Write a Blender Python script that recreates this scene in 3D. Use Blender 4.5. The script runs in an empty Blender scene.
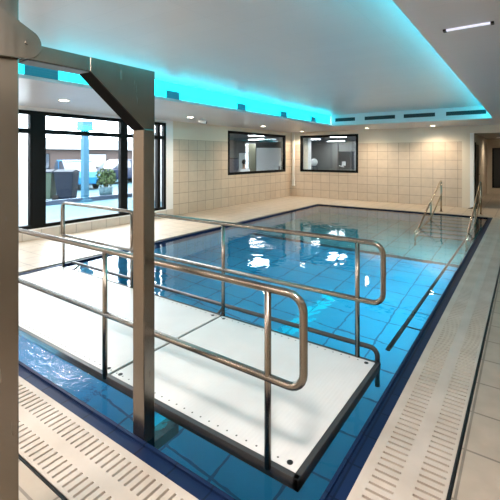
import bpy, bmesh, math, random
from mathutils import Vector, Matrix
random.seed(4)
sc = bpy.context.scene
C = sc.collection
PI = math.pi

# ------------------------------------------------------------------ materials
def mat(name, col, rough=.5, metal=0.0, spec=.5, emit=None, estr=0.0):
    m = bpy.data.materials.new(name); m.use_nodes = True
    b = m.node_tree.nodes['Principled BSDF']
    b.inputs['Base Color'].default_value = (*col, 1)
    b.inputs['Roughness'].default_value = rough
    b.inputs['Metallic'].default_value = metal
    b.inputs['Specular IOR Level'].default_value = spec
    if emit:
        b.inputs['Emission Color'].default_value = (*emit, 1)
        b.inputs['Emission Strength'].default_value = estr
    return m

def nn(m, t): return m.node_tree.nodes.new(t)
def lk(m, a, b): m.node_tree.links.new(a, b)
def bsdf(m): return m.node_tree.nodes['Principled BSDF']

def pos_vec(m, a, b, off=(0, 0)):
    """world position swizzled to (axis a, axis b, 0) with an offset"""
    g = nn(m, 'ShaderNodeNewGeometry'); s = nn(m, 'ShaderNodeSeparateXYZ'); c = nn(m, 'ShaderNodeCombineXYZ')
    lk(m, g.outputs['Position'], s.inputs[0])
    for k, ax in enumerate((a, b)):
        ad = nn(m, 'ShaderNodeMath'); ad.operation = 'ADD'; ad.inputs[1].default_value = off[k]
        lk(m, s.outputs['XYZ'.index(ax)], ad.inputs[0]); lk(m, ad.outputs[0], c.inputs[k])
    return c.outputs[0], s

def noise(m, scale, detail=4, rough=.5, stretch=None):
    g = nn(m, 'ShaderNodeNewGeometry'); n = nn(m, 'ShaderNodeTexNoise')
    n.inputs['Scale'].default_value = scale; n.inputs['Detail'].default_value = detail; n.inputs['Roughness'].default_value = rough
    if stretch:
        mp = nn(m, 'ShaderNodeMapping'); mp.inputs['Scale'].default_value = stretch
        lk(m, g.outputs['Position'], mp.inputs['Vector']); lk(m, mp.outputs[0], n.inputs['Vector'])
    else: lk(m, g.outputs['Position'], n.inputs['Vector'])
    return n.outputs['Fac']

def mixc(m, fac, a, b, mode='MIX'):
    x = nn(m, 'ShaderNodeMix'); x.data_type = 'RGBA'; x.blend_type = mode
    for i, v in ((0, fac), (6, a), (7, b)):
        if hasattr(v, 'links'): lk(m, v, x.inputs[i])
        elif isinstance(v, tuple): x.inputs[i].default_value = (*v, 1)
        else: x.inputs[i].default_value = v
    return x.outputs[2]

def ramp(m, fac, lo, hi):
    r = nn(m, 'ShaderNodeMapRange'); r.inputs[1].default_value = lo; r.inputs[2].default_value = hi
    lk(m, fac, r.inputs[0]); return r.outputs[0]

def bump(m, h, strength=.3, dist=.002):
    b = nn(m, 'ShaderNodeBump'); b.inputs['Strength'].default_value = strength; b.inputs['Distance'].default_value = dist
    lk(m, h, b.inputs['Height']); lk(m, b.outputs[0], bsdf(m).inputs['Normal'])

def brick(m, vec, w, h, c1, c2, mortar, ms=.006, offset=0.0, smooth=.1):
    t = nn(m, 'ShaderNodeTexBrick'); lk(m, vec, t.inputs['Vector'])
    t.offset = offset; t.squash = 1.0
    t.inputs['Scale'].default_value = 1.0; t.inputs['Brick Width'].default_value = w; t.inputs['Row Height'].default_value = h
    t.inputs['Mortar Size'].default_value = ms; t.inputs['Mortar Smooth'].default_value = smooth
    t.inputs['Color1'].default_value = (*c1, 1); t.inputs['Color2'].default_value = (*c2, 1); t.inputs['Mortar'].default_value = (*mortar, 1)
    t.inputs['Bias'].default_value = 0.0
    return t

def tile_mat(name, a, b, w, h, c1, c2, mortar, off=(0, 0), ms=.006, rough=.35, offset=0.0, mottle=.12, top=None, topcol=None):
    m = mat(name, c1, rough)
    v, s = pos_vec(m, a, b, off)
    t = brick(m, v, w, h, c1, c2, mortar, ms, offset)
    n = noise(m, 7, 5)
    col = mixc(m, mottle, t.outputs['Color'], mixc(m, ramp(m, n, .3, .7), tuple(x * .55 for x in c1), tuple(min(1, x * 1.3) for x in c1)))
    if top is not None:
        gt = nn(m, 'ShaderNodeMath'); gt.operation = 'GREATER_THAN'; gt.inputs[1].default_value = top
        lk(m, s.outputs[2], gt.inputs[0]); col = mixc(m, gt.outputs[0], col, topcol)
    lk(m, col, bsdf(m).inputs['Base Color'])
    inv = nn(m, 'ShaderNodeMath'); inv.operation = 'SUBTRACT'; inv.inputs[0].default_value = 1.0
    lk(m, t.outputs['Fac'], inv.inputs[1]); bump(m, inv.outputs[0], .25, .002)
    return m

TILE1, TILE2, GROUT = (.60, .50, .40), (.54, .445, .35), (.31, .25, .195)
PLASTER = (.74, .66, .55)
M = {}
M['tile_left'] = tile_mat('wall tile left', 'Y', 'Z', .363, .297, TILE1, TILE2, GROUT, (-8.01 + .363 * 30, 0), ms=.008, top=2.08, topcol=PLASTER)
M['tile_back'] = tile_mat('wall tile back', 'X', 'Z', .363, .297, TILE1, TILE2, GROUT, (2.47 + .363 * 30, 0), ms=.008, top=2.08, topcol=PLASTER)
M['plaster'] = mat('cream plaster', PLASTER, .7)
M['jamb'] = mat('white plaster', (.83, .83, .84), .6)
M['sill_tile'] = tile_mat('sill tile', 'Y', 'Z', .363, .26, (.66, .60, .55), (.62, .56, .5), (.38, .34, .31), (.1, .04), ms=.008)
M['deck'] = tile_mat('deck tile', 'X', 'Y', .385, .385, (.44, .375, .30), (.405, .345, .275), (.16, .135, .11), (.27 + .385 * 30, -2.44 + .385 * 40), ms=.007, rough=.4, mottle=.2)
M['concrete'] = mat('dark channel', (.05, .045, .04), .8)
gm = M['grating'] = mat('grating plastic', (.70, .63, .55), .38)
lk(gm, mixc(gm, ramp(gm, noise(gm, 3.5, 6), .35, .7), (.50, .44, .375), (.60, .535, .47)), bsdf(gm).inputs['Base Color'])
M['navy'] = tile_mat('navy ledge tile', 'X', 'Y', .25, .25, (.006, .018, .062), (.008, .022, .075), (.003, .008, .03), (20, 20), ms=.006, rough=.45)
bsdf(M['navy']).inputs['Specular IOR Level'].default_value = .15
M['pool_floor'] = tile_mat('pool floor tile', 'X', 'Y', .5, .5, (.005, .27, .46), (.004, .245, .43), (.003, .08, .17), (20, 20.2), ms=.012, rough=.4, mottle=.08)
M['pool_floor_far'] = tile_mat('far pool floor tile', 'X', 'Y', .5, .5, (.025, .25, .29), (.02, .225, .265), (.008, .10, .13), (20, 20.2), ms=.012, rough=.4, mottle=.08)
M['pool_wall_x'] = tile_mat('pool wall tile', 'Y', 'Z', .25, .25, (.02, .17, .27), (.018, .15, .25), (.008, .08, .13), (20, 20), ms=.008, rough=.4)
M['pool_wall_y'] = tile_mat('pool wall tile ends', 'X', 'Z', .25, .25, (.02, .17, .27), (.018, .15, .25), (.008, .08, .13), (20, 20), ms=.008, rough=.4)
M['stripe'] = mat('dark pool stripe', (.004, .02, .035), .4)

def metal(name, col, rough, brush=None):
    m = mat(name, col, rough, 1.0)
    if brush:
        r = nn(m, 'ShaderNodeMapRange'); r.inputs[3].default_value = rough - .05; r.inputs[4].default_value = rough + .07
        lk(m, noise(m, 40, 3, .5, brush), r.inputs[0]); lk(m, r.outputs[0], bsdf(m).inputs['Roughness'])
    return m
M['steel'] = metal('brushed steel', (.22, .197, .168), .24, (1, 1, .12))
M['rail'] = metal('rail steel', (.26, .238, .208), .27)
M['chrome'] = metal('polished steel', (.50, .44, .36), .2)
M['frame'] = mat('dark grey coated frame', (.045, .045, .047), .4)
M['black'] = mat('black rubber', (.012, .012, .013), .5)
M['black_frame'] = mat('black window frame', (.006, .006, .0065), .5, 0, .1)
M['matte_black'] = mat('matte black strip', (.008, .008, .008), .8, 0, .05)
M['white'] = mat('white enamel', (.82, .82, .80), .4)
# white grip panel: fine ribs running across the platform
pm = M['panel'] = mat('white grip panel', (.80, .79, .78), .45)
_, s_ = pos_vec(pm, 'X', 'Y'); wv = nn(pm, 'ShaderNodeMath'); wv.operation = 'MULTIPLY'; wv.inputs[1].default_value = 2 * PI / .026
lk(pm, s_.outputs[0], wv.inputs[0]); sn = nn(pm, 'ShaderNodeMath'); sn.operation = 'SINE'; lk(pm, wv.outputs[0], sn.inputs[0])
bump(pm, sn.outputs[0], .25, .0015)
def pmath(op, a, b=None):
    n = nn(pm, 'ShaderNodeMath'); n.operation = op
    for i, v in enumerate((a, b)):
        if v is None: continue
        if hasattr(v, 'links'): lk(pm, v, n.inputs[i])
        else: n.inputs[i].default_value = v
    return n.outputs[0]
# one row of small drain holes near each long edge of the platform
hx = pmath('SUBTRACT', pmath('FRACT', pmath('MULTIPLY', s_.outputs[0], 1 / .07)), .5); hx = pmath('MULTIPLY', hx, .07)
hole = None
for yy in (1.795, 3.02):
    hy = pmath('SUBTRACT', s_.outputs[1], yy)
    dd = pmath('LESS_THAN', pmath('ADD', pmath('MULTIPLY', hx, hx), pmath('MULTIPLY', hy, hy)), .006 ** 2)
    hole = dd if hole is None else pmath('MAXIMUM', hole, dd)
pc = mixc(pm, ramp(pm, noise(pm, 2.2, 5), .3, .75), (.74, .73, .72), (.84, .83, .82))
lk(pm, mixc(pm, hole, pc, (.05, .05, .05)), bsdf(pm).inputs['Base Color'])
cm = M['ceiling'] = mat('satin ceiling panel', (.60, .58, .59), .34, 0, .6)
v, _ = pos_vec(cm, 'X', 'Y', (30, 30)); t = brick(cm, v, 1.2, .3, (.60, .575, .585), (.585, .56, .57), (.52, .50, .51), .002, 0)
lk(cm, t.outputs['Color'], bsdf(cm).inputs['Base Color'])
r = nn(cm, 'ShaderNodeMapRange'); r.inputs[3].default_value = .24; r.inputs[4].default_value = .42
lk(cm, noise(cm, 1.3, 3, .5, (1, .25, 1)), r.inputs[0]); lk(cm, r.outputs[0], bsdf(cm).inputs['Roughness'])
M['passage_ceiling'] = mat('passage ceiling', (.30, .27, .24), .6)
M['cyan'] = mat('cyan led diffuser', (.2, .6, .65), .4, emit=(0.0, .80, 1.0), estr=1.5)
M['cyan_bright'] = mat('bright cyan led diffuser', (.2, .6, .65), .4, emit=(0.0, .80, 1.0), estr=4.2)
M['lamp'] = mat('lamp diffuser', (.9, .9, .85), .4, emit=(1.0, .86, .66), estr=22)
M['linear_lamp'] = mat('linear lamp diffuser', (.8, .8, .85), .4, emit=(.75, .78, 1.0), estr=.35)
M['gym_lamp'] = mat('gym lamp diffuser', (.9, .9, .9), .4, emit=(.93, .97, 1.0), estr=15)
M['vent'] = mat('cyan lit vent', (.03, .30, .42), .5)  # cyan glow through the small vents is put into this blue
M['vent_dark'] = mat('dark vent', (.02, .022, .025), .6)
M['door'] = mat('charcoal door', (.018, .02, .022), .35)
M['gym_wall'] = mat('gym wall', (.24, .24, .23), .7)
M['gym_floor'] = mat('gym floor', (.20, .21, .23), .5)
M['gym_ceiling'] = mat('gym ceiling', (.22, .24, .27), .7)
M['gym_dark'] = mat('dark gym panel', (.06, .065, .075), .4)
M['gym_board'] = mat('pale partition', (.88, .90, .90), .5)
M['gym_olive'] = mat('olive panel', (.26, .25, .17), .6)
M['blue_fabric'] = mat('blue vinyl', (.05, .13, .26), .5)
M['skin'] = mat('skin', (.50, .32, .23), .55)
M['hair'] = mat('dark hair', (.015, .012, .01), .6)
M['shirt'] = mat('white shirt', (.82, .82, .82), .7)
M['trousers'] = mat('dark trousers', (.03, .035, .05), .7)
M['car_blue'] = mat('light blue car paint', (.012, .10, .22), .2, 0, .5)
M['car_navy'] = mat('navy car paint', (.004, .010, .03), .15, 0, .6)
M['car_glass'] = mat('car glass', (.02, .03, .045), .05, 0, .9)
M['tyre'] = mat('tyre', (.012, .012, .012), .7)
M['bin'] = mat('bin plastic', (.006, .010, .018), .5)
M['bin_green'] = mat('green bin front', (.03, .045, .035), .5)
M['leaf'] = mat('leaf', (.03, .05, .02), .6)
M['paving'] = tile_mat('outdoor paving', 'X', 'Y', .6, .6, (.05, .095, .115), (.045, .085, .105), (.03, .05, .06), (60, 40), ms=.01, rough=.6)
M['brickwork'] = tile_mat('brown brickwork', 'Y', 'Z', .22, .075, (.055, .04, .037), (.048, .036, .034), (.07, .062, .06), (60, 0), ms=.008, rough=.8, offset=.5)
M['fascia'] = mat('white fascia', (.30, .32, .33), .5)
M['blue_post'] = mat('blue grey post', (.03, .085, .13), .4)
M['brown'] = mat('brown rubber', (.07, .045, .03), .6)

gl = bpy.data.materials.new('window glass'); gl.use_nodes = True; nt = gl.node_tree; nt.nodes.remove(nt.nodes['Principled BSDF'])
o_ = nt.nodes['Material Output']; tr = nt.nodes.new('ShaderNodeBsdfTransparent'); gs = nt.nodes.new('ShaderNodeBsdfGlossy'); gs.inputs['Roughness'].default_value = 0.0
tr.inputs['Color'].default_value = (.93, .96, .97, 1)
# Schlick reflectance, the same from both sides of the pane
ge = nt.nodes.new('ShaderNodeNewGeometry'); dt = nt.nodes.new('ShaderNodeVectorMath'); dt.operation = 'DOT_PRODUCT'
nt.links.new(ge.outputs['Normal'], dt.inputs[0]); nt.links.new(ge.outputs['Incoming'], dt.inputs[1])
def mth(op, a, b=None):
    n = nt.nodes.new('ShaderNodeMath'); n.operation = op; nt.links.new(a, n.inputs[0])
    if b is not None: n.inputs[1].default_value = b
    return n.outputs[0]
ab = mth('ABSOLUTE', dt.outputs['Value']); om = mth('MULTIPLY', ab, -1.0); om = mth('ADD', om, 1.0); om = mth('POWER', om, 5.0); om = mth('MULTIPLY', om, .94); om = mth('ADD', om, .06)
mx = nt.nodes.new('ShaderNodeMixShader')
nt.links.new(om, mx.inputs[0]); nt.links.new(tr.outputs[0], mx.inputs[1]); nt.links.new(gs.outputs[0], mx.inputs[2]); nt.links.new(mx.outputs[0], o_.inputs['Surface'])
M['glass'] = gl

wm = bpy.data.materials.new('pool water'); wm.use_nodes = True
wb = bsdf(wm); wb.inputs['Base Color'].default_value = (.86, .97, 1.0, 1); wb.inputs['Roughness'].default_value = 0.0
wb.inputs['Transmission Weight'].default_value = 1.0; wb.inputs['IOR'].default_value = 1.333
n1 = noise(wm, 5.0, 2, .5); n2 = noise(wm, 1.6, 2, .5)
ad = nn(wm, 'ShaderNodeMath'); ad.operation = 'ADD'; lk(wm, n1, ad.inputs[0])
mu = nn(wm, 'ShaderNodeMath'); mu.operation = 'MULTIPLY'; mu.inputs[1].default_value = 2.0; lk(wm, n2, mu.inputs[0]); lk(wm, mu.outputs[0], ad.inputs[1])
gy = nn(wm, 'ShaderNodeNewGeometry'); sx = nn(wm, 'ShaderNodeSeparateXYZ'); lk(wm, gy.outputs['Position'], sx.inputs[0])
def wr(out, a, b_):
    r_ = nn(wm, 'ShaderNodeMapRange'); r_.interpolation_type = 'SMOOTHSTEP'; r_.inputs[1].default_value = a; r_.inputs[2].default_value = b_; lk(wm, out, r_.inputs[0]); return r_.outputs[0]
def wmul(a, b_):
    n_ = nn(wm, 'ShaderNodeMath'); n_.operation = 'MULTIPLY'; lk(wm, a, n_.inputs[0])
    if hasattr(b_, 'links'): lk(wm, b_, n_.inputs[1])
    else: n_.inputs[1].default_value = b_
    return n_.outputs[0]
# livelier ripples in the channel beside the lift
chop = wmul(wmul(wmul(noise(wm, 14, 3, .55), wr(sx.outputs[0], -2.2, -2.9)), wr(sx.outputs[1], 1.85, 1.7)), 5.0)
a2 = nn(wm, 'ShaderNodeMath'); a2.operation = 'ADD'; lk(wm, ad.outputs[0], a2.inputs[0]); lk(wm, chop, a2.inputs[1])
bump(wm, a2.outputs[0], .22, .012)
M['water'] = wm

for k in ('bin', 'bin_green', 'paving', 'brickwork', 'fascia', 'blue_post', 'leaf', 'tyre'): bsdf(M[k]).inputs['Specular IOR Level'].default_value = .06
for k in ('car_blue', 'car_navy'): bsdf(M[k]).inputs['Specular IOR Level'].default_value = .25
# ------------------------------------------------------------------ geometry helpers (world coordinates)
class MB:
    def __init__(s): s.bm = bmesh.new(); s.mi = 0
    def _fin(s, n0, smooth=False):
        s.bm.faces.ensure_lookup_table()
        for f in s.bm.faces[n0:]:
            f.material_index = s.mi; f.smooth = smooth
    def box(s, x0, x1, y0, y1, z0, z1, rot=0.0, pivot=None):
        n0 = len(s.bm.faces)
        vs = [Vector((x, y, z)) for x in (x0, x1) for y in (y0, y1) for z in (z0, z1)]
        if rot:
            p = Vector(pivot or ((x0 + x1) / 2, (y0 + y1) / 2, 0)); R = Matrix.Rotation(rot, 3, 'Z')
            vs = [R @ (v - p) + p for v in vs]
        b = [s.bm.verts.new(v) for v in vs]
        for q in ((0, 1, 3, 2), (4, 6, 7, 5), (0, 4, 5, 1), (2, 3, 7, 6), (0, 2, 6, 4), (1, 5, 7, 3)):
            s.bm.faces.new([b[i] for i in q])
        s._fin(n0); return s
    def prism(s, pts, axis, a, b, smooth=False):
        """extrude polygon pts along axis from a to b; pts are the two other coordinates in XYZ order"""
        n0 = len(s.bm.faces); k = 'XYZ'.index(axis)
        def mk(p, t): l = list(p); l.insert(k, t); return s.bm.verts.new(l)
        A = [mk(p, a) for p in pts]; B = [mk(p, b) for p in pts]; n = len(pts)
        s.bm.faces.new(A); s.bm.faces.new(B[::-1])
        for i in range(n): s.bm.faces.new([A[i], B[i], B[(i + 1) % n], A[(i + 1) % n]])
        bmesh.ops.recalc_face_normals(s.bm, faces=s.bm.faces[n0:] if False else list(s.bm.faces)[n0:])
        s._fin(n0, smooth); return s
    def tube(s, pts, r, seg=14, closed=False, r2=None):
        n0 = len(s.bm.faces); pts = [Vector(p) for p in pts]; n = len(pts); rings = []
        up = None
        for i, p in enumerate(pts):
            if closed: t = (pts[(i + 1) % n] - pts[i - 1]).normalized()
            else: t = (pts[min(i + 1, n - 1)] - pts[max(i - 1, 0)]).normalized()
            if up is None:
                up = t.orthogonal().normalized()
            up = (up - t * up.dot(t)).normalized(); w = t.cross(up)
            rr = r if r2 is None else r + (r2 - r) * i / max(1, n - 1)
            rings.append([s.bm.verts.new(p + (up * math.cos(2 * PI * k / seg) + w * math.sin(2 * PI * k / seg)) * rr) for k in range(seg)])
        for i in range(n if closed else n - 1):
            A, B = rings[i], rings[(i + 1) % n]
            for k in range(seg): s.bm.faces.new([A[k], A[(k + 1) % seg], B[(k + 1) % seg], B[k]])
        s._fin(n0, True)
        if not closed:
            n1 = len(s.bm.faces); s.bm.faces.new(rings[0][::-1]); s.bm.faces.new(rings[-1]); s._fin(n1)
        return s
    def cyl(s, p, q, r, seg=20, r2=None): return s.tube([p, q], r, seg, r2=r2)
    def ball(s, c, r, sx=1, sy=1, sz=1, u=16, v=10):
        n0 = len(s.bm.faces)
        bmesh.ops.create_uvsphere(s.bm, u_segments=u, v_segments=v, radius=r, matrix=Matrix.Translation(c) @ Matrix.Diagonal((sx, sy, sz, 1)))
        s._fin(n0, True); return s
    def build(s, name, mats, parent=None, origin=None, bevel=0.0, **tags):
        if not isinstance(mats, (list, tuple)): mats = [mats]
        if origin is None: origin = parent_origin(parent)
        o_ = Vector(origin)
        for v in s.bm.verts: v.co -= o_
        me = bpy.data.meshes.new(name); s.bm.to_mesh(me); s.bm.free()
        for m in mats: me.materials.append(m)
        ob = bpy.data.objects.new(name, me); C.objects.link(ob)
        if parent: ob.parent = parent; ob['_o'] = tuple(o_); ob.location = o_ - Vector(parent['_o'])
        else: ob.location = o_; ob['_o'] = tuple(o_)
        if bevel:
            bv = ob.modifiers.new('Bevel', 'BEVEL'); bv.width = bevel; bv.segments = 2; bv.limit_method = 'ANGLE'
        for k, v in tags.items(): ob[k] = v
        return ob

def parent_origin(p): return tuple(p['_o']) if p else (0, 0, 0)

def thing(name, loc, label, cat, group=None):
    e = bpy.data.objects.new(name, None); e.empty_display_size = .1; C.objects.link(e)
    e.location = loc; e['_o'] = tuple(loc); e['label'] = label; e['category'] = cat
    if group: e['group'] = group
    return e

def fillet(pts, r, n=6):
    pts = [Vector(p) for p in pts]; out = [pts[0]]
    for i in range(1, len(pts) - 1):
        a, b, c = pts[i - 1], pts[i], pts[i + 1]
        d1 = (a - b).normalized(); d2 = (c - b).normalized()
        ang = d1.angle(d2); rr = min(r, .45 * (a - b).length * math.tan(ang / 2), .45 * (c - b).length * math.tan(ang / 2))
        t = rr / math.tan(ang / 2); ctr = b + (d1 + d2).normalized() * (rr / math.sin(ang / 2))
        p0 = b + d1 * t; p1 = b + d2 * t; v0 = p0 - ctr; v1 = p1 - ctr; th = v0.angle(v1)
        for k in range(n + 1):
            f = k / n; out.append(ctr + (v0 * math.sin((1 - f) * th) + v1 * math.sin(f * th)) / math.sin(th))
    out.append(pts[-1]); return out

def copy_tree(o, parent=None):
    c = o.copy(); C.objects.link(c)
    if parent: c.parent = parent
    for ch in list(o.children): copy_tree(ch, c)
    return c

S = dict(kind='structure')
# ------------------------------------------------------------------ room shell
XL, XR, YN, YB = -7.8, 2.6, -2.2, 13.9       # wall planes
PX0, PX1, PY0, PY1 = -5.76, -.69, 1.36, 12.1  # pool edge
GX, GY = -.285, .985                          # outer edges of the two gratings
H, H2 = 2.57, 2.90
f = MB(); zf = -.35
f.box(XL - .15, PX0, YN, 19.8, zf, 0)
f.box(PX0, XR, PY1, 19.8, zf, 0)
f.box(GX, XR, YN, PY1, zf, 0)
f.box(PX0, GX, YN, GY, zf, 0)
f.build('floor', M['deck'], **S)
f = MB(); f.box(PX1, GX, GY, PY1, -.4, -.12); f.box(PX0, PX1, GY, PY0, -.4, -.12)
f.build('trim_1', M['concrete'], **S)        # channel under the gratings

# pool basin: floor, four walls, navy overflow ledge with a raised finger grip
D = -1.5; LW = .105; WZ = -.03
ix0, ix1, iy0, iy1 = PX0 + LW, PX1 - LW, PY0 + LW, PY1 - LW
b = MB(); mats = [M['pool_floor'], M['pool_wall_x'], M['pool_wall_y'], M['navy'], M['stripe'], M['pool_floor_far']]
b.box(PX0, PX1, PY0, 8.1, D - .1, D)
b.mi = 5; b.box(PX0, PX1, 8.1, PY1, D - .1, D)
b.mi = 4; b.box(ix0, ix1, 8.0, 8.18, D, D + .004)
b.mi = 1; b.box(PX0, ix0, PY0, PY1, D, -.4); b.box(ix1, PX1, PY0, PY1, D, -.4)
b.mi = 2; b.box(ix0, ix1, PY0, iy0, D, -.4); b.box(ix0, ix1, iy1, PY1, D, -.4)
b.mi = 3
for (x0, x1, y0, y1) in ((PX0, ix0, PY0, PY1), (ix1, PX1, PY0, PY1), (ix0, ix1, PY0, iy0), (ix0, ix1, iy1, PY1)):
    b.box(x0, x1, y0, y1, -.4, -.016)
g = .022
b.box(ix0 - g, ix0, iy0 - g, iy1 + g, -.05, -.004); b.box(ix1, ix1 + g, iy0 - g, iy1 + g, -.05, -.004)
b.box(ix0, ix1, iy0 - g, iy0, -.05, -.004); b.box(ix0, ix1, iy1, iy1 + g, -.05, -.004)
b.build('pool_basin', mats, bevel=.004, **S)
w = MB(); n0 = w.bm
vs = [n0.verts.new(p) for p in ((ix0, iy0, WZ), (ix1, iy0, WZ), (ix1, iy1, WZ), (ix0, iy1, WZ))]; n0.faces.new(vs)
w.build('pool_water', M['water'], **S)

# ceiling with raised recess
RX0, RX1, RY0, RY1 = -5.0, -.66, -1.4, 11.5
c = MB()
c.box(XL - .15, RX0, YN, YB + .15, H, H + .05); c.box(RX1, XR + .15, YN, YB + .15, H, H + .05)
c.box(RX0, RX1, RY1, YB + .15, H, H + .05); c.box(RX0, RX1, YN, RY0, H, H + .05)
c.box(RX0 - .3, RX1 + .3, RY0 - .3, RY1 + .3, H2, H2 + .05)
c.box(RX0 - .06, RX0 - .03, RY0, RY1, H + .05, H2); c.box(RX1 + .03, RX1 + .06, RY0, RY1, H + .05, H2)
c.box(RX0, RX1, RY1, RY1 + .04, H + .05, H2); c.box(RX0, RX1, RY0 - .04, RY0, H + .05, H2)
c.build('ceiling', M['ceiling'], **S)
# luminous cyan diffusers along both long sides of the recess
def led(x0, x1, label, m, y0):
    t = thing('led_light_strip', ((x0 + x1) / 2, (RY0 + RY1) / 2, H), label, 'light')
    MB().box(x0, x1, y0, RY1, H + .052, H2 - .008).build('diffuser', m, t) if x0 > RX0 else MB().box(x0, x1, y0, RY1, H + .004, H2 - .008).build('diffuser', m, t)
    MB().box(x0 - .004, x1 + .004, y0, RY1, H2 - .008, H2 - .001).build('rail', M['white'], t)
led(RX0 - .03, RX0 - .002, 'long cyan light strip of the ceiling recess on the side of the big windows', M['cyan'], .6)
led(RX1 + .002, RX1 + .03, 'long cyan light strip of the ceiling recess above the slotted grating', M['cyan_bright'], 1.6)

# vents on the recess faces
def vent(c0, size, axis, label, group, m, slats):
    x, y, z = c0; w_, h_ = size
    t = thing('air_vent', (x, y, z - h_ / 2), label, 'vent', group)
    if axis == 'Y':
        MB().box(x, x + .012, y - w_ / 2, y + w_ / 2, z - h_ / 2, z + h_ / 2).build('vent_frame', m, t)
        s = MB()
        for k in range(slats): zz = z - h_ / 2 + h_ * (k + .5) / slats; s.box(x + .012, x + .018, y - w_ / 2 + .01, y + w_ / 2 - .01, zz - .006, zz + .003)
    else:
        MB().box(x - w_ / 2, x + w_ / 2, y - .012, y, z - h_ / 2, z + h_ / 2).build('vent_frame', m, t)
        s = MB()
        for k in range(slats): zz = z - h_ / 2 + h_ * (k + .5) / slats; s.box(x - w_ / 2 + .01, x + w_ / 2 - .01, y - .018, y - .012, zz - .006, zz + .003)
    s.build('slat_grille', m, t)
for y, w_, lab in ((2.5, .42, 'small vent on the cyan strip behind the lift arm'),
                   (4.75, .30, 'small vent on the cyan strip right beside the lift post'),
                   (6.75, .30, 'small vent on the cyan strip near the ceiling camera'),
                   (8.55, .30, 'small vent on the cyan strip above the side wall gym window'),
                   (10.25, .30, 'small vent on the cyan strip, last before the far recess corner')):
    vent((RX0, y, H + .11), (w_, .13), 'Y', lab, 'small vents on the cyan strip', M['vent'], 4)
for x0, x1, lab in ((-4.85, -4.22, 'long slot vent at the far recess edge, next to the left cyan corner'),
                    (-3.92, -3.04, 'long dark slot vent at the far recess edge, second from the window corner'),
                    (-2.80, -1.99, 'long dark slot vent at the far recess edge, third from the window corner'),
                    (-1.72, -.80, 'long dark slot vent at the far recess edge, beside the grating-side cyan strip')):
    vent(((x0 + x1) / 2, RY1, H + .175), (x1 - x0, .105), 'X', lab, 'slot vents at the far end of the recess', M['vent_dark'], 4)

# left wall with window_1 (big glazing) and window_2
WA, WBe, WZ0, WZ1 = .6, 7.16, .20, 2.50
V0, V1, VZ0, VZ1 = 9.80, 13.48, 1.0, 2.44
wl = MB(); T = XL - .15
wl.box(T, XL, 7.42, V0, 0, H); wl.box(T, XL, V1, YB, 0, H); wl.box(T, XL, V0, V1, 0, VZ0); wl.box(T, XL, V0, V1, VZ1, H)
wl.mi = 1; wl.box(T, XL, WBe, 7.42, 0, H); wl.box(T, XL, YN, WA, 0, H); wl.box(T, XL, WA, WBe, WZ1, H); wl.box(T, XL, WA, WBe, 0, WZ0 - .02)
wl.build('wall_left', [M['tile_left'], M['jamb']], **S)
MB().box(XL, XL + .012, WA, 7.42, 0, .19).build('baseboard_left', M['sill_tile'], **S)
MB().box(XL - .05, XL + .02, WA, WBe, .18, .205).build('trim_2', M['jamb'], **S)

def window(name, axis, plane, a0, a1, z0, z1, fr, mull, trans, depth=.09, glass_at=.05):
    root = bpy.data.objects.new(name, None); C.objects.link(root); root['_o'] = (0, 0, 0); root['kind'] = 'structure'
    def bx(m, p0, p1, za, zb, d0=0, d1=depth):
        if axis == 'Y': m.box(plane - d1, plane - d0 + .01, p0, p1, za, zb)
        else: m.box(p0, p1, plane + d0 - .01, plane + d1, za, zb)
    m = MB()
    bx(m, a0, a0 + fr, z0, z1); bx(m, a1 - fr, a1, z0, z1); bx(m, a0, a1, z1 - fr, z1); bx(m, a0, a1, z0, z0 + fr)
    m.build('window_frame', M['black_frame'], root, bevel=.004)
    for p0, p1 in mull:
        m = MB(); bx(m, p0, p1, z0 + fr, z1 - fr); m.build('mullion', M['black_frame'], root)
    for za, zb in trans:
        m = MB(); bx(m, a0 + fr, a1 - fr, za, zb, .005); m.build('transom', M['black_frame'], root)
    m = MB(); bx(m, a0 + fr, a1 - fr, z0 + fr, z1 - fr, glass_at, glass_at + .008); m.build('pane', M['glass'], root)
    return root
window('window_1', 'Y', XL, WA, WBe, WZ0, WZ1, .075, ((1.70, 1.9), (3.68, 3.98), (5.74, 5.93), (6.86, 6.96)), ((2.06, 2.15),))
window('window_2', 'Y', XL, V0, V1, VZ0, VZ1, .085, (), ())
U0, U1 = -7.36, -4.98
wb_ = MB()
wb_.box(XL, U0, YB, YB + .15, 0, H); wb_.box(U1, -1.33, YB, YB + .15, 0, H); wb_.box(U0, U1, YB, YB + .15, 0, 1.0); wb_.box(U0, U1, YB, YB + .15, 2.43, H)
wb_.mi = 1; wb_.box(-1.33, XR, YB, YB + .15, 2.33, H)
wb_.build('wall_back', [M['tile_back'], M['plaster']], **S)
window('window_3', 'X', YB, U0, U1, 1.0, 2.43, .085, (), ())
MB().box(-1.62, -1.40, YB - .05, YB - .001, 0, 2.34).build('trim_3', M['plaster'], **S)      # pilaster at the end of the tiled wall
MB().box(-1.40, -1.29, YB - .06, YB + .16, 0, 2.34).build('trim_4', M['jamb'], **S)
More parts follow.
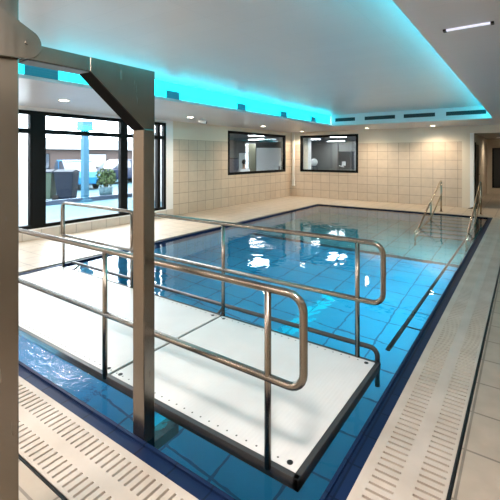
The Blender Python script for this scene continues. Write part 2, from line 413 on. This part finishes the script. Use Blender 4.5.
# passage
MB().box(-1.5, -1.33, YB + .15, 19.6, 0, H).build('wall_passage', M['plaster'], **S)
MB().box(-1.5, XR, 19.45, 19.6, 0, H).build('wall_end', M['plaster'], **S)
MB().box(-1.33, XR, YB + .15, 19.5, 2.33, 2.40).build('ceiling_passage', M['passage_ceiling'], **S)
MB().box(XR, XR + .15, YN, 19.6, 0, H).build('wall_right', M['plaster'], **S)
MB().box(XL - .15, XR + .15, YN - .15, YN, 0, H).build('wall_near', M['plaster'], **S)
def door(name, bx, handle):
    r_ = bpy.data.objects.new(name, None); C.objects.link(r_); r_['_o'] = (0, 0, 0); r_['kind'] = 'structure'
    for nme, (args, m) in bx.items(): MB().box(*args).build(nme, m, r_, bevel=.004)
    MB().cyl(*handle, .012).build('door_handle', M['chrome'], r_)
door('door_1', {'door_leaf': ((-1.33, -1.30, 14.4, 15.5, .02, 2.0), M['door']), 'door_frame': ((-1.33, -1.285, 14.3, 14.4, 0, 2.06), M['black_frame'])}, ((-1.27, 15.35, 1.0), (-1.27, 15.22, 1.0)))
door('door_2', {'door_leaf': ((-1.08, -.12, 19.41, 19.45, .30, 1.90), M['door']), 'door_frame': ((-1.14, -.06, 19.425, 19.45, .27, 1.96), M['black_frame'])}, ((-.25, 19.38, 1.0), (-.38, 19.38, 1.0)))

# conduit in the corner
t = thing('wall_conduit', (-7.66, YB - .03, .45), 'white vertical pipe in the corner between the two gym windows', 'pipe')
MB().box(-7.69, -7.60, YB - .07, YB, .46, H).build('cover', M['white'], t, bevel=.01)
MB().box(-7.70, -7.59, YB - .08, YB, .42, .47).build('end_cap', M['white'], t, bevel=.008)

# ------------------------------------------------------------------ gratings: plastic bars with real slots
def grating(name, along, a0, a1, c0, c1, rows, label, pitch=.048, sw=.015):
    t = thing(name, ((a0 + a1) / 2, (c0 + c1) / 2, 0) if along == 'X' else ((c0 + c1) / 2, (a0 + a1) / 2, 0), label, 'drain grating')
    m = MB(); bm = m.bm
    n = int((a1 - a0) / pitch); A = [a0]
    for k in range(n): s0 = a0 + (k + .5) * pitch - sw / 2; A += [s0, s0 + sw]
    A.append(a1)
    Cc = [c0]
    for r0, r1 in rows: Cc += [r0, r1]
    Cc.append(c1)
    def V(i, j, z):
        return bm.verts.new((A[i], Cc[j], z) if along == 'X' else (Cc[j], A[i], z))
    top = [[V(i, j, 0) for j in range(len(Cc))] for i in range(len(A))]; bot = [[V(i, j, -.03) for j in range(len(Cc))] for i in range(len(A))]
    def hole(i, j): return 0 <= i < len(A) - 1 and 0 <= j < len(Cc) - 1 and i % 2 == 1 and j % 2 == 1
    for i in range(len(A) - 1):
        for j in range(len(Cc) - 1):
            q = ((i, j), (i + 1, j), (i + 1, j + 1), (i, j + 1))
            if not hole(i, j):
                bm.faces.new([top[a][b_] for a, b_ in q]); bm.faces.new([bot[a][b_] for a, b_ in q][::-1])
            else:
                for k in range(4):
                    (a, b_), (c_, d_) = q[k], q[(k + 1) % 4]
                    bm.faces.new([top[a][b_], top[c_][d_], bot[c_][d_], bot[a][b_]])
    bmesh.ops.recalc_face_normals(bm, faces=list(bm.faces))
    m.build('slotted_panel', M['grating'], t)
    e = MB()
    if along == 'X': e.box(a0, a1, c0 - .012, c0, -.03, -.006)
    else: e.box(c1, c1 + .012, a0, a1, -.03, -.006)
    e.build('edge_gap', M['black'], t)
    return t
grating('overflow_grating', 'Y', PY0 - .375, PY1, PX1 + .002, GX - .02, ((-.635, -.515), (-.440, -.322)), 'grey-beige slotted overflow grating along the side of the pool towards the steps')
grating('overflow_grating', 'X', PX0, PX1 - .002, GY + .02, PY0 - .002, ((1.024, 1.130), (1.204, 1.318)), 'pale slotted overflow grating at the foot of the steel lift column')

# ------------------------------------------------------------------ lift: column, bracket, arm, post and white platform
CX0, CX1 = -1.95, -1.78
lift = thing('platform_lift', (-1.86, .71, 0), 'steel pool lift with square column, arm and white railed platform over the water', 'pool lift')
col = MB().box(CX0, CX1, .62, .795, .02, H - .002).build('column', M['steel'], lift, bevel=.006)
MB().box(CX0 - .07, CX1 + .07, .55, .86, 0, .02).build('base_plate', M['steel'], lift, bevel=.004)
pl = []
for k in range(13):
    a = math.radians(-80 + 135 * k / 12); pl.append((.812 + .062 * math.cos(a), 2.104 + .064 * math.sin(a)))
pl = [(.60, 2.02), (.79, 2.036)] + pl + [(.60, 2.285)]
br = MB().prism(pl, 'X', -1.765, -1.745).build('pivot_bracket', M['steel'], lift, bevel=.003)
MB().box(CX1, -1.765, .62, .79, 2.05, 2.2).build('spacer', M['steel'], lift)
for (y, z) in ((.812, 2.106), (.70, 2.195), (.70, 2.135), (.70, 2.06)):
    MB().cyl((-1.745, y, z), (-1.738, y, z), .008, 12).build('bolt', M['steel'], br)
BX0, BX1 = -1.88, -1.78
MB().box(BX0, BX1, .822, 1.13, 2.045, 2.117).build('arm', M['steel'], lift, bevel=.003)
MB().box(BX0 + .005, BX1 - .005, .816, .822, 2.05, 2.112).build('arm_end_cap', M['black'], lift)
MB().prism([(1.132, 2.045), (1.467, 1.775), (1.547, 1.775), (1.547, 2.117), (1.132, 2.117)], 'X', BX0, BX1).build('gusset', M['steel'], lift, bevel=.002)
MB().prism([(1.13, 2.040), (1.462, 1.770), (1.466, 1.774), (1.134, 2.044)], 'X', BX0 + .002, BX1 - .002).build('gusset_underside', M['matte_black'], lift)  # thin black strip laid just under the diagonal face
MB().box(BX0 + .002, BX1 - .002, .83, 1.125, 2.040, 2.044).build('arm_underside', M['frame'], lift)  # thin dark strip laid just under the arm
MB().box(BX0, BX1, 1.467, 1.547, -.30, 1.775).build('hanger_post', M['steel'], lift, bevel=.004)
MB().box(BX0, BX1, 1.547, 1.74, -.20, -.09).build('post_bracket', M['frame'], lift)
# platform
QX0, QX1, QY0, QY1, QZ = -5.60, -.925, 1.725, 3.085, 0.0
SX = -2.52
fr_ = MB(); e = .034
fr_.box(QX0, QX1, QY0, QY0 + e, -.085, QZ); fr_.box(QX0, QX1, QY1 - e, QY1, -.085, QZ)
fr_.box(QX0, QX0 + e, QY0, QY1, -.085, QZ); fr_.box(QX1 - e, QX1, QY0, QY1, -.085, QZ)
fr_.box(SX - .016, SX + .016, QY0, QY1, -.085, QZ - .008)
fr_.box(QX0 + .3, QX1 - .3, QY0 + .3, QY0 + .36, -.16, -.085); fr_.box(QX0 + .3, QX1 - .3, QY1 - .36, QY1 - .3, -.16, -.085)
for x in (-1.6, -3.2, -4.6): fr_.box(x - .03, x + .03, QY0 + .3, QY1 - .3, -.16, -.085)
fr_.build('platform_frame', M['frame'], lift, bevel=.003)
for x0, x1, lab in ((QX0 + e, SX - .016, None), (SX + .016, QX1 - e, None)):
    p = MB().box(x0, x1, QY0 + e, QY1 - e, -.05, QZ + .001).build('deck_panel', M['panel'], lift)
    for x, y in ((x0 + .055, QY0 + .075), (x1 - .055, QY0 + .075), (x0 + .055, QY1 - .075), (x1 - .055, QY1 - .075)):
        MB().cyl((x, y, QZ), (x, y, QZ + .003), .017, 16).build('rubber_plug', M['black'], p)
# railings
def railing(y, posts, x_end, x_far, zt, zl):
    R = .021
    loop = fillet([(x_far + .06, y, zl), (x_end, y, zl), (x_end, y, zt), (x_far, y, zt), (x_far, y, zl), (x_far + .06, y, zl)], .085)
    h_ = MB().tube(loop, R).build('handrail', M['rail'], lift)
    for x in posts:
        p = MB().cyl((x, y, -.02), (x, y, zt - .005), .0185, 16).build('post', M['rail'], h_)
        MB().cyl((x, y, zl - .02), (x, y, zl + .02), .024, 16).build('collar', M['rail'], p) if False else None
railing(QY0 + .0, (-1.105, -2.53, -3.98, -5.5), -.895, -5.56, .925, .455)
railing(QY1 - .02, (-1.105, -2.50), -.90, -3.80, .935, .465)
railing(QY1 - .02, (-3.95, -5.50), -3.90, -5.54, .935, .465)
bt = MB().tube(fillet([(-5.5, QY1 + .11, .045), (-.985, QY1 + .11, .045), (-.985, QY1 + .11, -.5)], .06), .02).build('bumper_tube', M['frame'], lift)
for x in (-5.3, -4.0, -2.6): MB().cyl((x, QY1 - .01, -.03), (x, QY1 + .11, .03), .014, 10).build('bracket', M['frame'], bt)

# ------------------------------------------------------------------ submerged grab rail along the pool side
t = thing('grab_rail', (-.96, 6.1, -.07), 'dark grab rail just under the water beside the slotted grating', 'rail')
MB().tube([(-.965, 3.42, -.075), (-.965, 9.0, -.075)], .021).build('tube', M['frame'], t)
for y in (4.0, 5.15, 6.3, 7.5, 8.7): MB().tube(fillet([(-.965, y, -.075), (-.86, y, -.09), (ix1 + .01, y, -.09)], .03, 3), .011, 10).build('bracket', M['frame'], t)

# ------------------------------------------------------------------ steps into the pool and their handrails
st = thing('pool_steps', (-1.5, 11.1, D), 'grey submerged steps at the far end of the pool between two handrails', 'steps')
NS = 7
for k in range(NS):
    z = -.06 - .2 * k; y1 = iy1 - .29 * k
    MB().box(-2.12, -1.02, y1 - .29, y1 + (.02 if k else 0), z - .05, z).build('tread', mat('step tile', (.16, .28, .33), .4) if k == 0 else bpy.data.materials['step tile'], st)
    MB().box(-2.12, -1.02, y1 - .295, y1 - .265, z - .052, z + .003).build('nosing', M['frame'], st)
for x in (-2.15, -1.02):
    pts = [(iy1, -.05), (iy1 - .05, -.05), (iy1 - .29 * NS, -.06 - .2 * NS), (iy1 - .29 * NS, -.06 - .2 * NS - .05 if -.06 - .2 * NS - .05 > D else D), (iy1, D)]
    MB().prism(pts, 'X', x, x + .03).build('side_panel', M['frame'], st)
def stair_rail(x, label):
    t = thing('step_handrail', (x, 12.5, 0), label, 'handrail')
    MB().cyl((x, 12.5, 0), (x, 12.5, .885), .022, 16).build('post', M['chrome'], t)
    MB().cyl((x, 12.5, 0), (x, 12.5, .012), .05, 20).build('flange', M['chrome'], t)
    MB().tube(fillet([(x, 12.5, .80), (x, 12.5, .90), (x, 12.2, .84), (x, 9.7, .02), (x, 9.2, -.15), (x, 9.2, D)], .07), .021).build('upper_tube', M['chrome'], t)
    MB().tube(fillet([(x, 12.5, .44), (x, 12.3, .42), (x, 10.2, -.26), (x, 9.2, -.55)], .05), .018).build('lower_tube', M['chrome'], t)
    MB().cyl((x, 11.0, -.66), (x, 11.0, .42), .017, 12).build('upright', M['chrome'], t)
stair_rail(-2.0, 'steel handrail on the side of the pool steps away from the grating')
stair_rail(-1.0, 'steel handrail of the pool steps, the one beside the slotted grating')
t = thing('door_wedge', (-1.34, 13.72, 0), 'small brown rubber wedge on the floor at the end of the tiled wall', 'wedge')
MB().prism([(-1.45, 0), (-1.18, 0), (-1.18, .10)], 'Y', 13.66, 13.74).build('wedge', M['brown'], t, bevel=.004)

# ------------------------------------------------------------------ ceiling fittings
def downlight(x, y, z, label):
    t = thing('downlight', (x, y, z), label, 'ceiling light', 'round downlights')
    m = MB(); seg = 24
    m.tube([(x + .085 * math.cos(2 * PI * k / seg), y + .085 * math.sin(2 * PI * k / seg), z - .004) for k in range(seg)], .011, 8, closed=True).build('trim_ring', M['white'], t)
    MB().cyl((x, y, z - .006), (x, y, z - .001), .075, 24).build('diffuser', M['lamp'], t)
    L = bpy.data.lights.new('downlight beam', 'SPOT'); L.energy = DL if z > 2.5 else 28; L.color = (1, .80, .58); L.spot_size = math.radians(150); L.spot_blend = .8; L.shadow_soft_size = .06
    o = bpy.data.objects.new('downlight_beam', L); C.objects.link(o); o.location = (x, y, z - .02)
DL = 85
for a in ((-6.39, 3.57, H, 'round downlight above the big window, just behind the lift arm'), (-6.66, 6.9, H, 'round downlight beside the small ceiling camera'),
          (-6.77, 10.3, H, 'round downlight above the gym window in the side wall'), (-7.05, 13.45, H, 'round downlight in the corner between the two gym windows'),
          (-4.35, 13.0, H, 'round downlight over the end of the gym window in the far wall'), (-2.35, 13.2, H, 'round downlight over the plain tiled wall near the steps'),
          (-.80, 17.6, 2.33, 'round downlight in the lower ceiling of the passage')): downlight(*a)
t = thing('linear_lamp', (-.34, 3.243, H - .016), 'slim linear lamp with black ends on the grey ceiling', 'ceiling light')
MB().box(-.485, -.195, 3.228, 3.258, H - .012, H).build('diffuser', M['linear_lamp'], t, bevel=.003)
for x0 in (-.505, -.20): MB().box(x0, x0 + .022, 3.22, 3.266, H - .016, H).build('end_cap', M['black'], t, bevel=.002)
t = thing('security_camera', (-6.62, 7.28, H), 'small white camera hanging from the ceiling next to a downlight', 'camera')
MB().cyl((-6.62, 7.28, H), (-6.62, 7.28, H - .02), .05, 20).build('mount', M['white'], t)
MB().cyl((-6.62, 7.28, H - .02), (-6.62, 7.28, H - .07), .014, 12).build('stem', M['white'], t)
h_ = MB().cyl((-6.68, 7.22, H - .07), (-6.52, 7.32, H - .11), .04, 18).build('housing', M['white'], t)
MB().cyl((-6.52, 7.32, H - .11), (-6.505, 7.33, H - .114), .034, 18).build('lens', M['black'], h_)

# ------------------------------------------------------------------ gym behind the two inner windows
GX0, GX1, GYA, GYB = -12.2, -1.5, 9.6, 19.9
GH = 2.42
g_ = MB(); g_.box(GX0 - .1, GX0, GYA, GYB, 0, GH); g_.box(GX0, GX1, GYB, GYB + .1, 0, GH); g_.box(GX0, XL - .15, GYA - .1, GYA, 0, GH)
g_.build('wall_gym', M['gym_wall'], **S)
g_ = MB(); g_.box(GX0, XL - .15, GYA, GYB, -.1, 0); g_.box(XL - .15, GX1, YB + .15, GYB, -.02, .004); g_.build('floor_gym', M['gym_floor'], **S)
g_ = MB(); g_.box(GX0 - .1, XL - .15, GYA - .1, GYB, GH, GH + .05); g_.box(XL - .15, GX1, YB + .15, GYB, GH, GH + .05); g_.build('ceiling_gym', M['gym_ceiling'], **S)
def gym_light(x, y, dx, dy, label):
    t = thing('panel_light', (x, y, GH), label, 'ceiling light', 'gym ceiling panels')
    MB().box(x - dx, x + dx, y - dy, y + dy, GH - .025, GH).build('housing', M['white'], t)
    MB().box(x - dx + .02, x + dx - .02, y - dy + .02, y + dy - .02, GH - .032, GH - .024).build('diffuser', M['gym_lamp'], t)
gym_light(-8.32, 12.35, .3, .32, 'square gym ceiling panel just inside the side wall window')
gym_light(-6.2, 14.8, .32, .32, 'square gym ceiling panel just inside the far wall window')
gym_light(-8.13, 16.5, .4, .15, 'narrow gym ceiling panel behind the white pillar')
gym_light(-8.1, 19.3, .45, .15, 'narrow gym ceiling panel close to the back wall of the gym')
gym_light(-5.6, 17.0, .4, .15, 'narrow gym ceiling panel seen over the dark screen')
gym_light(-10.3, 15.1, .4, .15, 'narrow gym ceiling panel over the broad pale screen')
gym_light(-11.3, 13.6, .3, .3, 'square gym ceiling panel over the blue-grey screen')
def board(x, y, w_, z0, z1, rot, m, name, label, cat):
    t = thing(name, (x, y, 0), label, cat)
    MB().box(x - w_ / 2, x + w_ / 2, y - .02, y + .02, z0, z1, rot, (x, y, 0)).build('panel', m, t)
    MB().box(x - w_ / 2 - .015, x + w_ / 2 + .015, y - .015, y + .015, z1, z1 + .03, rot, (x, y, 0)).build('top_rail', M['gym_dark'], t)
    for s in (-1, 1):
        p = Vector((x, y, 0)) + Matrix.Rotation(rot, 3, 'Z') @ Vector((s * (w_ / 2 - .03), 0, 0))
        MB().box(p.x - .02, p.x + .02, p.y - .2, p.y + .2, 0, .04, rot, p).build('foot', M['gym_dark'], t)
        MB().box(p.x - .015, p.x + .015, p.y - .015, p.y + .015, .04, z0, rot, p).build('leg', M['gym_dark'], t)
board(-9.75, 15.3, 1.15, .5, 2.0, .6, M['gym_board'], 'partition_screen', 'broad pale partition screen in the gym behind the side wall window', 'screen')
board(-10.05, 13.75, .42, .5, 1.75, .6, M['gym_board'], 'partition_screen', 'narrow pale partition screen behind the seated person', 'screen')
board(-10.5, 13.45, .62, .4, 1.5, .6, mat('blue grey panel', (.22, .24, .32), .6), 'partition_screen', 'low blue-grey partition screen at the near edge of the side wall window', 'screen')
board(-10.65, 15.1, .5, .4, 2.2, .6, M['gym_olive'], 'partition_screen', 'olive partition screen beside the broad pale one', 'screen')
board(-6.75, 17.3, .72, 1.0, 1.8, .6, M['gym_dark'], 'display_screen', 'dark screen on legs behind the far wall window', 'screen')
t = thing('pole', (-5.9, 14.25, 0), 'thin dark pole just inside the far wall window', 'pole')
MB().cyl((-5.9, 14.25, 0), (-5.9, 14.25, GH), .025, 14).build('shaft', M['gym_dark'], t)
MB().cyl((-5.9, 14.25, 0), (-5.9, 14.25, .02), .07, 18).build('base', M['gym_dark'], t)
t = thing('support_column', (-7.38, 14.5, 0), 'white square pillar just inside the far wall window', 'pillar')
MB().box(-7.52, -7.24, 14.36, 14.64, 0, GH).build('shaft', M['white'], t)
MB().box(-7.54, -7.22, 14.34, 14.66, 0, .1).build('base', M['gym_dark'], t)
def bike(x, y, rot, label):
    t = thing('exercise_bike', (x, y, 0), label, 'exercise bike', 'exercise bikes in the gym')
    R = Matrix.Rotation(rot, 3, 'Z'); P = lambda a, b_, c_: Vector((x, y, 0)) + R @ Vector((a, b_, c_))
    f = MB()
    f.tube([P(-.5, 0, .05), P(.5, 0, .05)], .03, 10); f.tube([P(-.45, -.25, .03), P(-.45, .25, .03)], .03, 10); f.tube([P(.45, -.25, .03), P(.45, .25, .03)], .03, 10)
    f.tube([P(-.1, 0, .05), P(-.25, 0, .95)], .028, 10); f.tube([P(.25, 0, .05), P(.42, 0, 1.15)], .028, 10); f.tube([P(-.18, 0, .5), P(.3, 0, .45)], .028, 10)
    f.build('frame', M['gym_dark'], t)
    s = MB(); s.ball(P(-.26, 0, .98), .13, 1.0, .8, .35); s.build('saddle', M['black'], t)
    s = MB(); s.tube(fillet([P(.3, -.25, 1.2), P(.42, -.22, 1.15), P(.42, .22, 1.15), P(.3, .25, 1.2)], .05, 4), .018, 10); s.build('handlebar', M['white'], t)
    s = MB(); s.cyl(P(.28, -.04, .36), P(.28, .04, .36), .24, 24); s.build('flywheel', M['blue_fabric'], t)
    s = MB(); s.box(*(lambda p: (p.x - .04, p.x + .04, p.y - .12, p.y + .12, 1.2, 1.38))(P(.46, 0, 0))); s.build('console', M['gym_board'], t)
bike(-6.85, 16.0, .6, 'exercise bike with blue flywheel behind the far wall window')
bike(-8.95, 14.75, 1.9, 'exercise bike beside the broad pale screen')
t = thing('exercise_ball', (-7.75, 15.95, 1.0), 'pale round ball on a stand behind the far wall window', 'ball')
MB().ball((-7.75, 15.95, 1.335), .17, u=24, v=16).build('ball', M['gym_board'], t)
t2 = thing('ball_stand', (-7.75, 15.95, 0), 'grey rack under the pale round ball in the gym', 'stand')
s = MB()
for a in range(3): s.tube([(-7.75 + .3 * math.cos(a * 2.09), 15.95 + .3 * math.sin(a * 2.09), 0), (-7.75 + .15 * math.cos(a * 2.09), 15.95 + .12 * math.sin(a * 2.09), 1.15)], .018, 8)
s.build('legs', M['gym_dark'], t2)
s = MB(); s.tube([(-7.75 + .13 * math.cos(k * PI / 8), 15.95 + .13 * math.sin(k * PI / 8), 1.16) for k in range(16)], .018, 8, closed=True); s.build('ring', M['gym_dark'], t2)

# seated person in white shirt
def skin_body(verts, edges, name, m, parent):
    me = bpy.data.meshes.new(name); me.from_pydata([v[:3] for v in verts], edges, []); me.materials.append(m)
    ob = bpy.data.objects.new(name, me); C.objects.link(ob); ob.parent = parent
    md = ob.modifiers.new('Skin', 'SKIN'); md.use_smooth_shade = True
    for i, v in enumerate(verts):
        sv = me.skin_vertices[0].data[i]; sv.radius = (v[3], v[3]); sv.use_root = (i == 0)
    s = ob.modifiers.new('Sub', 'SUBSURF'); s.levels = 1; s.render_levels = 2
    return ob
px, py = -9.5, 13.0
per = thing('person', (px, py, 0), 'person with dark hair and white shirt seated in the gym behind the side wall window', 'person'); per.rotation_euler = (0, 0, -2.2)
V = [(0, 0, .58, .14), (0, .02, .78, .13), (0, .03, 1.0, .15), (0, .03, 1.10, .10), (0, .04, 1.17, .052), (0, .05, 1.28, .09), (0, .06, 1.38, .085),
     (-.10, -.05, .56, .085), (-.13, -.42, .56, .062), (-.13, -.44, .12, .042), (-.13, -.58, .05, .035),
     (.10, -.05, .56, .085), (.13, -.42, .56, .062), (.13, -.44, .12, .042), (.13, -.58, .05, .035),
     (-.20, .03, 1.05, .055), (-.25, -.02, .80, .043), (-.17, -.26, .72, .034), (-.14, -.34, .71, .03),
     (.20, .03, 1.05, .055), (.25, -.02, .80, .043), (.17, -.26, .72, .034), (.14, -.34, .71, .03)]
E_ = [(0, 1), (1, 2), (2, 3), (3, 4), (4, 5), (5, 6), (0, 7), (7, 8), (8, 9), (9, 10), (0, 11), (11, 12), (12, 13), (13, 14), (2, 15), (15, 16), (16, 17), (17, 18), (2, 19), (19, 20), (20, 21), (21, 22)]
skin_body(V, E_, 'body', M['skin'], per)
sh = [(0, 0, .60, .155), (0, .02, .78, .145), (0, .03, 1.0, .165), (0, .03, 1.10, .115), (-.20, .03, 1.05, .068), (-.245, -.01, .84, .058), (.20, .03, 1.05, .068), (.245, -.01, .84, .058)]
skin_body(sh, [(0, 1), (1, 2), (2, 3), (2, 4), (4, 5), (2, 6), (6, 7)], 'shirt', M['shirt'], per)
tr_ = [(0, 0, .57, .15), (-.10, -.05, .56, .098), (-.13, -.42, .56, .076), (-.13, -.44, .16, .058), (.10, -.05, .56, .098), (.13, -.42, .56, .076), (.13, -.44, .16, .058)]
skin_body(tr_, [(0, 1), (1, 2), (2, 3), (0, 4), (4, 5), (5, 6)], 'trousers', M['trousers'], per)
per['_o'] = (0, 0, 0)
hm = MB(); hm.ball((0, .075, 1.375), .108, 1, 1.05, .95); hb = hm.build('hair', M['hair'], per)
t = thing('stool', (px, py, 0), 'low dark stool under the seated person', 'stool')
MB().cyl((px, py, .40), (px, py, .455), .19, 24).build('seat', M['black'], t)
for a in range(4): MB().cyl((px + .17 * math.cos(a * PI / 2), py + .17 * math.sin(a * PI / 2), 0), (px + .12 * math.cos(a * PI / 2), py + .12 * math.sin(a * PI / 2), .40), .014, 8).build('leg', M['chrome'], t)

# ------------------------------------------------------------------ outside the big window
MB().box(-40, XL - .15, -14, 30, -.25, -.05).build('ground', M['paving'], **S)
MB().box(-13.3, -13.1, -4, 16, -.05, .10).build('kerb', mat('dark blue kerb', (.012, .025, .05), .6), **S)
bd = thing('opposite_building', (-24, 6, -.05), 'low brown brick building with white fascia across the car park', 'building')
MB().box(-28, -24, -8, 28, -.05, 2.05).build('wall', M['brickwork'], bd)
MB().box(-28.2, -23.7, -8.2, 28.2, 2.05, 2.75).build('fascia', M['fascia'], bd)
for k in range(6):
    y = 3 + k * 4
    wf = MB().box(-24.02, -23.97, y, y + 1.5, .8, 1.8).build('window', M['black_frame'], bd)
    MB().box(-23.97, -23.96, y + .06, y + 1.44, .86, 1.74).build('pane', M['car_glass'], wf)
PX_, PY_ = -13.12, 8.12
t = thing('post', (PX_, PY_, -.05), 'slim blue-grey canopy post standing outside the big window', 'post')
MB().box(PX_ - .1, PX_ + .1, PY_ - .1, PY_ + .1, -.05, 2.55).build('shaft', M['blue_post'], t); MB().box(PX_ - .2, PX_ + .2, PY_ - .2, PY_ + .2, -.05, .03).build('base', M['blue_post'], t)
MB().box(PX_ - .2, PX_ + .2, PY_ - .2, PY_ + .2, 2.55, 2.88).build('head', M['blue_post'], t)
MB().box(-9.3, -9.1, -3, 4.25, -.05, 3.2).build('wall_glare_screen', M['jamb'], **S)  # white wall added outside, stands in for glare in the end pane
def car(x, y, rot, paint, label):
    t = thing('car', (x, y, -.05), label, 'car')
    t.rotation_euler = (0, 0, rot); t['_o'] = (0, 0, 0)
    body = [(-2.1, .28), (-2.12, .62), (-2.0, .80), (-1.25, .92), (1.35, .95), (2.0, .92), (2.1, .62), (2.08, .28)]
    MB().prism(body, 'Y', -.85, .85).build('body', paint, t, bevel=.07)
    MB().prism([(-1.2, .90), (-.45, 1.40), (1.05, 1.42), (1.75, .92)], 'Y', -.74, .74).build('cabin_glass', M['car_glass'], t, bevel=.05)
    MB().prism([(-.5, 1.385), (-.35, 1.46), (.95, 1.47), (1.15, 1.385)], 'Y', -.72, .72).build('roof', paint, t, bevel=.03)
    for s in (-1, 1):
        MB().prism([(.22, .92), (.30, .92), (.24, 1.4), (.16, 1.4)], 'Y', s * .745 - .01, s * .745 + .01).build('door_pillar', paint, t)
        MB().box(-2.13, -2.08, s * .62 - .16, s * .62 + .16, .62, .74).build('headlight', M['white'], t, bevel=.02)
        for xx in (-1.3, 1.3):
            w_ = MB().cyl((xx, s * .70, .31), (xx, s * .88, .31), .31, 28).build('wheel', M['tyre'], t)
            MB().cyl((xx, s * .875, .31), (xx, s * .89, .31), .20, 20).build('rim', M['chrome'], w_)
car(-19.45, 11.35, -.3, M['car_blue'], 'light blue car parked outside behind the dark wheeled bins')
car(-20.61, 15.19, PI / 2, M['car_navy'], 'navy car parked outside behind the small bush')
def wheelie(x, y, label, front):
    t = thing('wheeled_bin', (x, y, -.05), label, 'bin', 'wheeled bins outside')
    m = MB(); bm = m.bm
    lo = [bm.verts.new((x + a, y + b_, .02)) for a, b_ in ((-.27, -.22), (.27, -.22), (.27, .22), (-.27, .22))]
    hi = [bm.verts.new((x + a, y + b_, 1.0)) for a, b_ in ((-.35, -.29), (.35, -.29), (.35, .29), (-.35, .29))]
    bm.faces.new(lo[::-1]); bm.faces.new(hi)
    for k in range(4): bm.faces.new([lo[k], lo[(k + 1) % 4], hi[(k + 1) % 4], hi[k]])
    m.build('tub', M[front], t, bevel=.02)
    MB().prism([(y - .31, 1.0), (y + .31, 1.0), (y + .31, 1.04), (y, 1.12), (y - .31, 1.04)], 'X', x - .38, x + .36).build('lid', M['bin'], t, bevel=.015)
    MB().tube([(x - .4, y - .25, .98), (x - .4, y + .25, .98)], .018, 8).build('handle', M['bin'], t)
    for s in (-1, 1): MB().cyl((x - .3, y + s * .24, .07), (x - .3, y + s * .30, .07), .12, 18).build('wheel', M['tyre'], t)
    t.rotation_euler = (0, 0, .615)
wheelie(-14.68, 7.50, 'dark wheeled bin outside nearest the thick window mullion', 'bin_green')
wheelie(-14.04, 7.96, 'dark wheeled bin outside beside the light blue car', 'bin')
t = thing('bush', (-13.72, 9.40, -.05), 'small green potted bush outside in front of the navy car', 'plant')
MB().cyl((-13.72, 9.40, -.05), (-13.72, 9.40, .38), .22, 20, r2=.28).build('pot', M['paving'], t)
m = MB(); bm = m.bm
for k in range(420):
    d = Vector((random.gauss(0, 1), random.gauss(0, 1), random.gauss(0, 1))).normalized() * (.42 * random.random() ** .4)
    p = Vector((-13.72, 9.40, .75)) + Vector((d.x, d.y, d.z * .95)); a = Vector((random.gauss(0, 1), random.gauss(0, 1), random.gauss(0, 1))).normalized(); b_ = a.orthogonal().normalized()
    bm.faces.new([bm.verts.new(p + a * .07), bm.verts.new(p + b_ * .03), bm.verts.new(p - a * .07), bm.verts.new(p - b_ * .03)])
m.build('foliage', M['leaf'], t)
MB().cyl((-13.72, 9.40, .3), (-13.72, 9.40, .7), .03, 8).build('stem', M['brown'], t)

# ------------------------------------------------------------------ lights
def area(name, loc, rot, sx, sy, energy, col):
    L = bpy.data.lights.new(name, 'AREA'); L.shape = 'RECTANGLE'; L.size = sx; L.size_y = sy; L.energy = energy; L.color = col
    o = bpy.data.objects.new(name, L); C.objects.link(o); o.location = loc; o.rotation_euler = rot; return o
W = bpy.data.worlds.new('overcast'); sc.world = W; W.use_nodes = True
bg = W.node_tree.nodes['Background']; bg.inputs[0].default_value = (.90, .95, 1, 1); bg.inputs[1].default_value = 8.0
p = area('window_portal', (XL - .16, (WA + WBe) / 2, 1.35), (0, -PI / 2, 0), 2.3, WBe - WA, 1, (1, 1, 1)); p.data.cycles.is_portal = True
# unseen fill lights added under water to brighten the pool, no fittings
UW = 82
area('underwater_fill', (ix1 - .03, 7.0, -.62), (0, PI / 2, 0), .12, 5.0, UW, (.70, .95, 1))
area('underwater_fill', (-4.5, iy0 + .03, -.7), (-PI / 2, 0, 0), 1.6, .12, 34, (.70, .95, 1)).rotation_euler = (PI / 2, 0, PI)
# unseen ceiling lights, added to light the room from out of frame
area('unseen_ceiling_light', (-2.6, -.7, H - .03), (0, 0, 0), 1.2, .3, 38, (1, .85, .76))
area('unseen_ceiling_light', (-.46, .66, H - .03), (0, 0, 0), .34, .34, 35, (1, .86, .78))  # position read back from the railing shadows on the platform
area('unseen_ceiling_light', (1.2, 2.0, H - .03), (0, 0, 0), .3, 1.2, 3, (1, .86, .70))
area('unseen_ceiling_light', (1.2, 7.5, H - .03), (0, 0, 0), .3, 1.2, 5, (1, .84, .66))
area('unseen_ceiling_light', (-5.4, -.8, H - .03), (0, 0, 0), 1.2, .3, 52, (1, .80, .68))

# ------------------------------------------------------------------ camera
cam = bpy.data.cameras.new('camera'); co = bpy.data.objects.new('camera', cam); C.objects.link(co)
F = 389.0; TH = math.atan(275 / F)
cam.sensor_width = 36; cam.lens = 36 * F / 500; cam.shift_y = -(250 - 156) / 500; cam.clip_start = .05; cam.clip_end = 200
co.location = (0, 0, 1.62); co.rotation_euler = (PI / 2, 0, TH)
sc.camera = co
for o in bpy.data.objects:
    if '_o' in o: del o['_o']
sc.view_settings.view_transform = 'Standard'; sc.view_settings.look = 'None'; sc.view_settings.gamma = 1; sc.view_settings.use_curve_mapping = False
sc.view_settings.exposure = 1.18
sc.cycles.max_bounces = 10; sc.cycles.transparent_max_bounces = 12; sc.cycles.caustics_refractive = True
sc.cycles.sample_clamp_indirect = 6.0
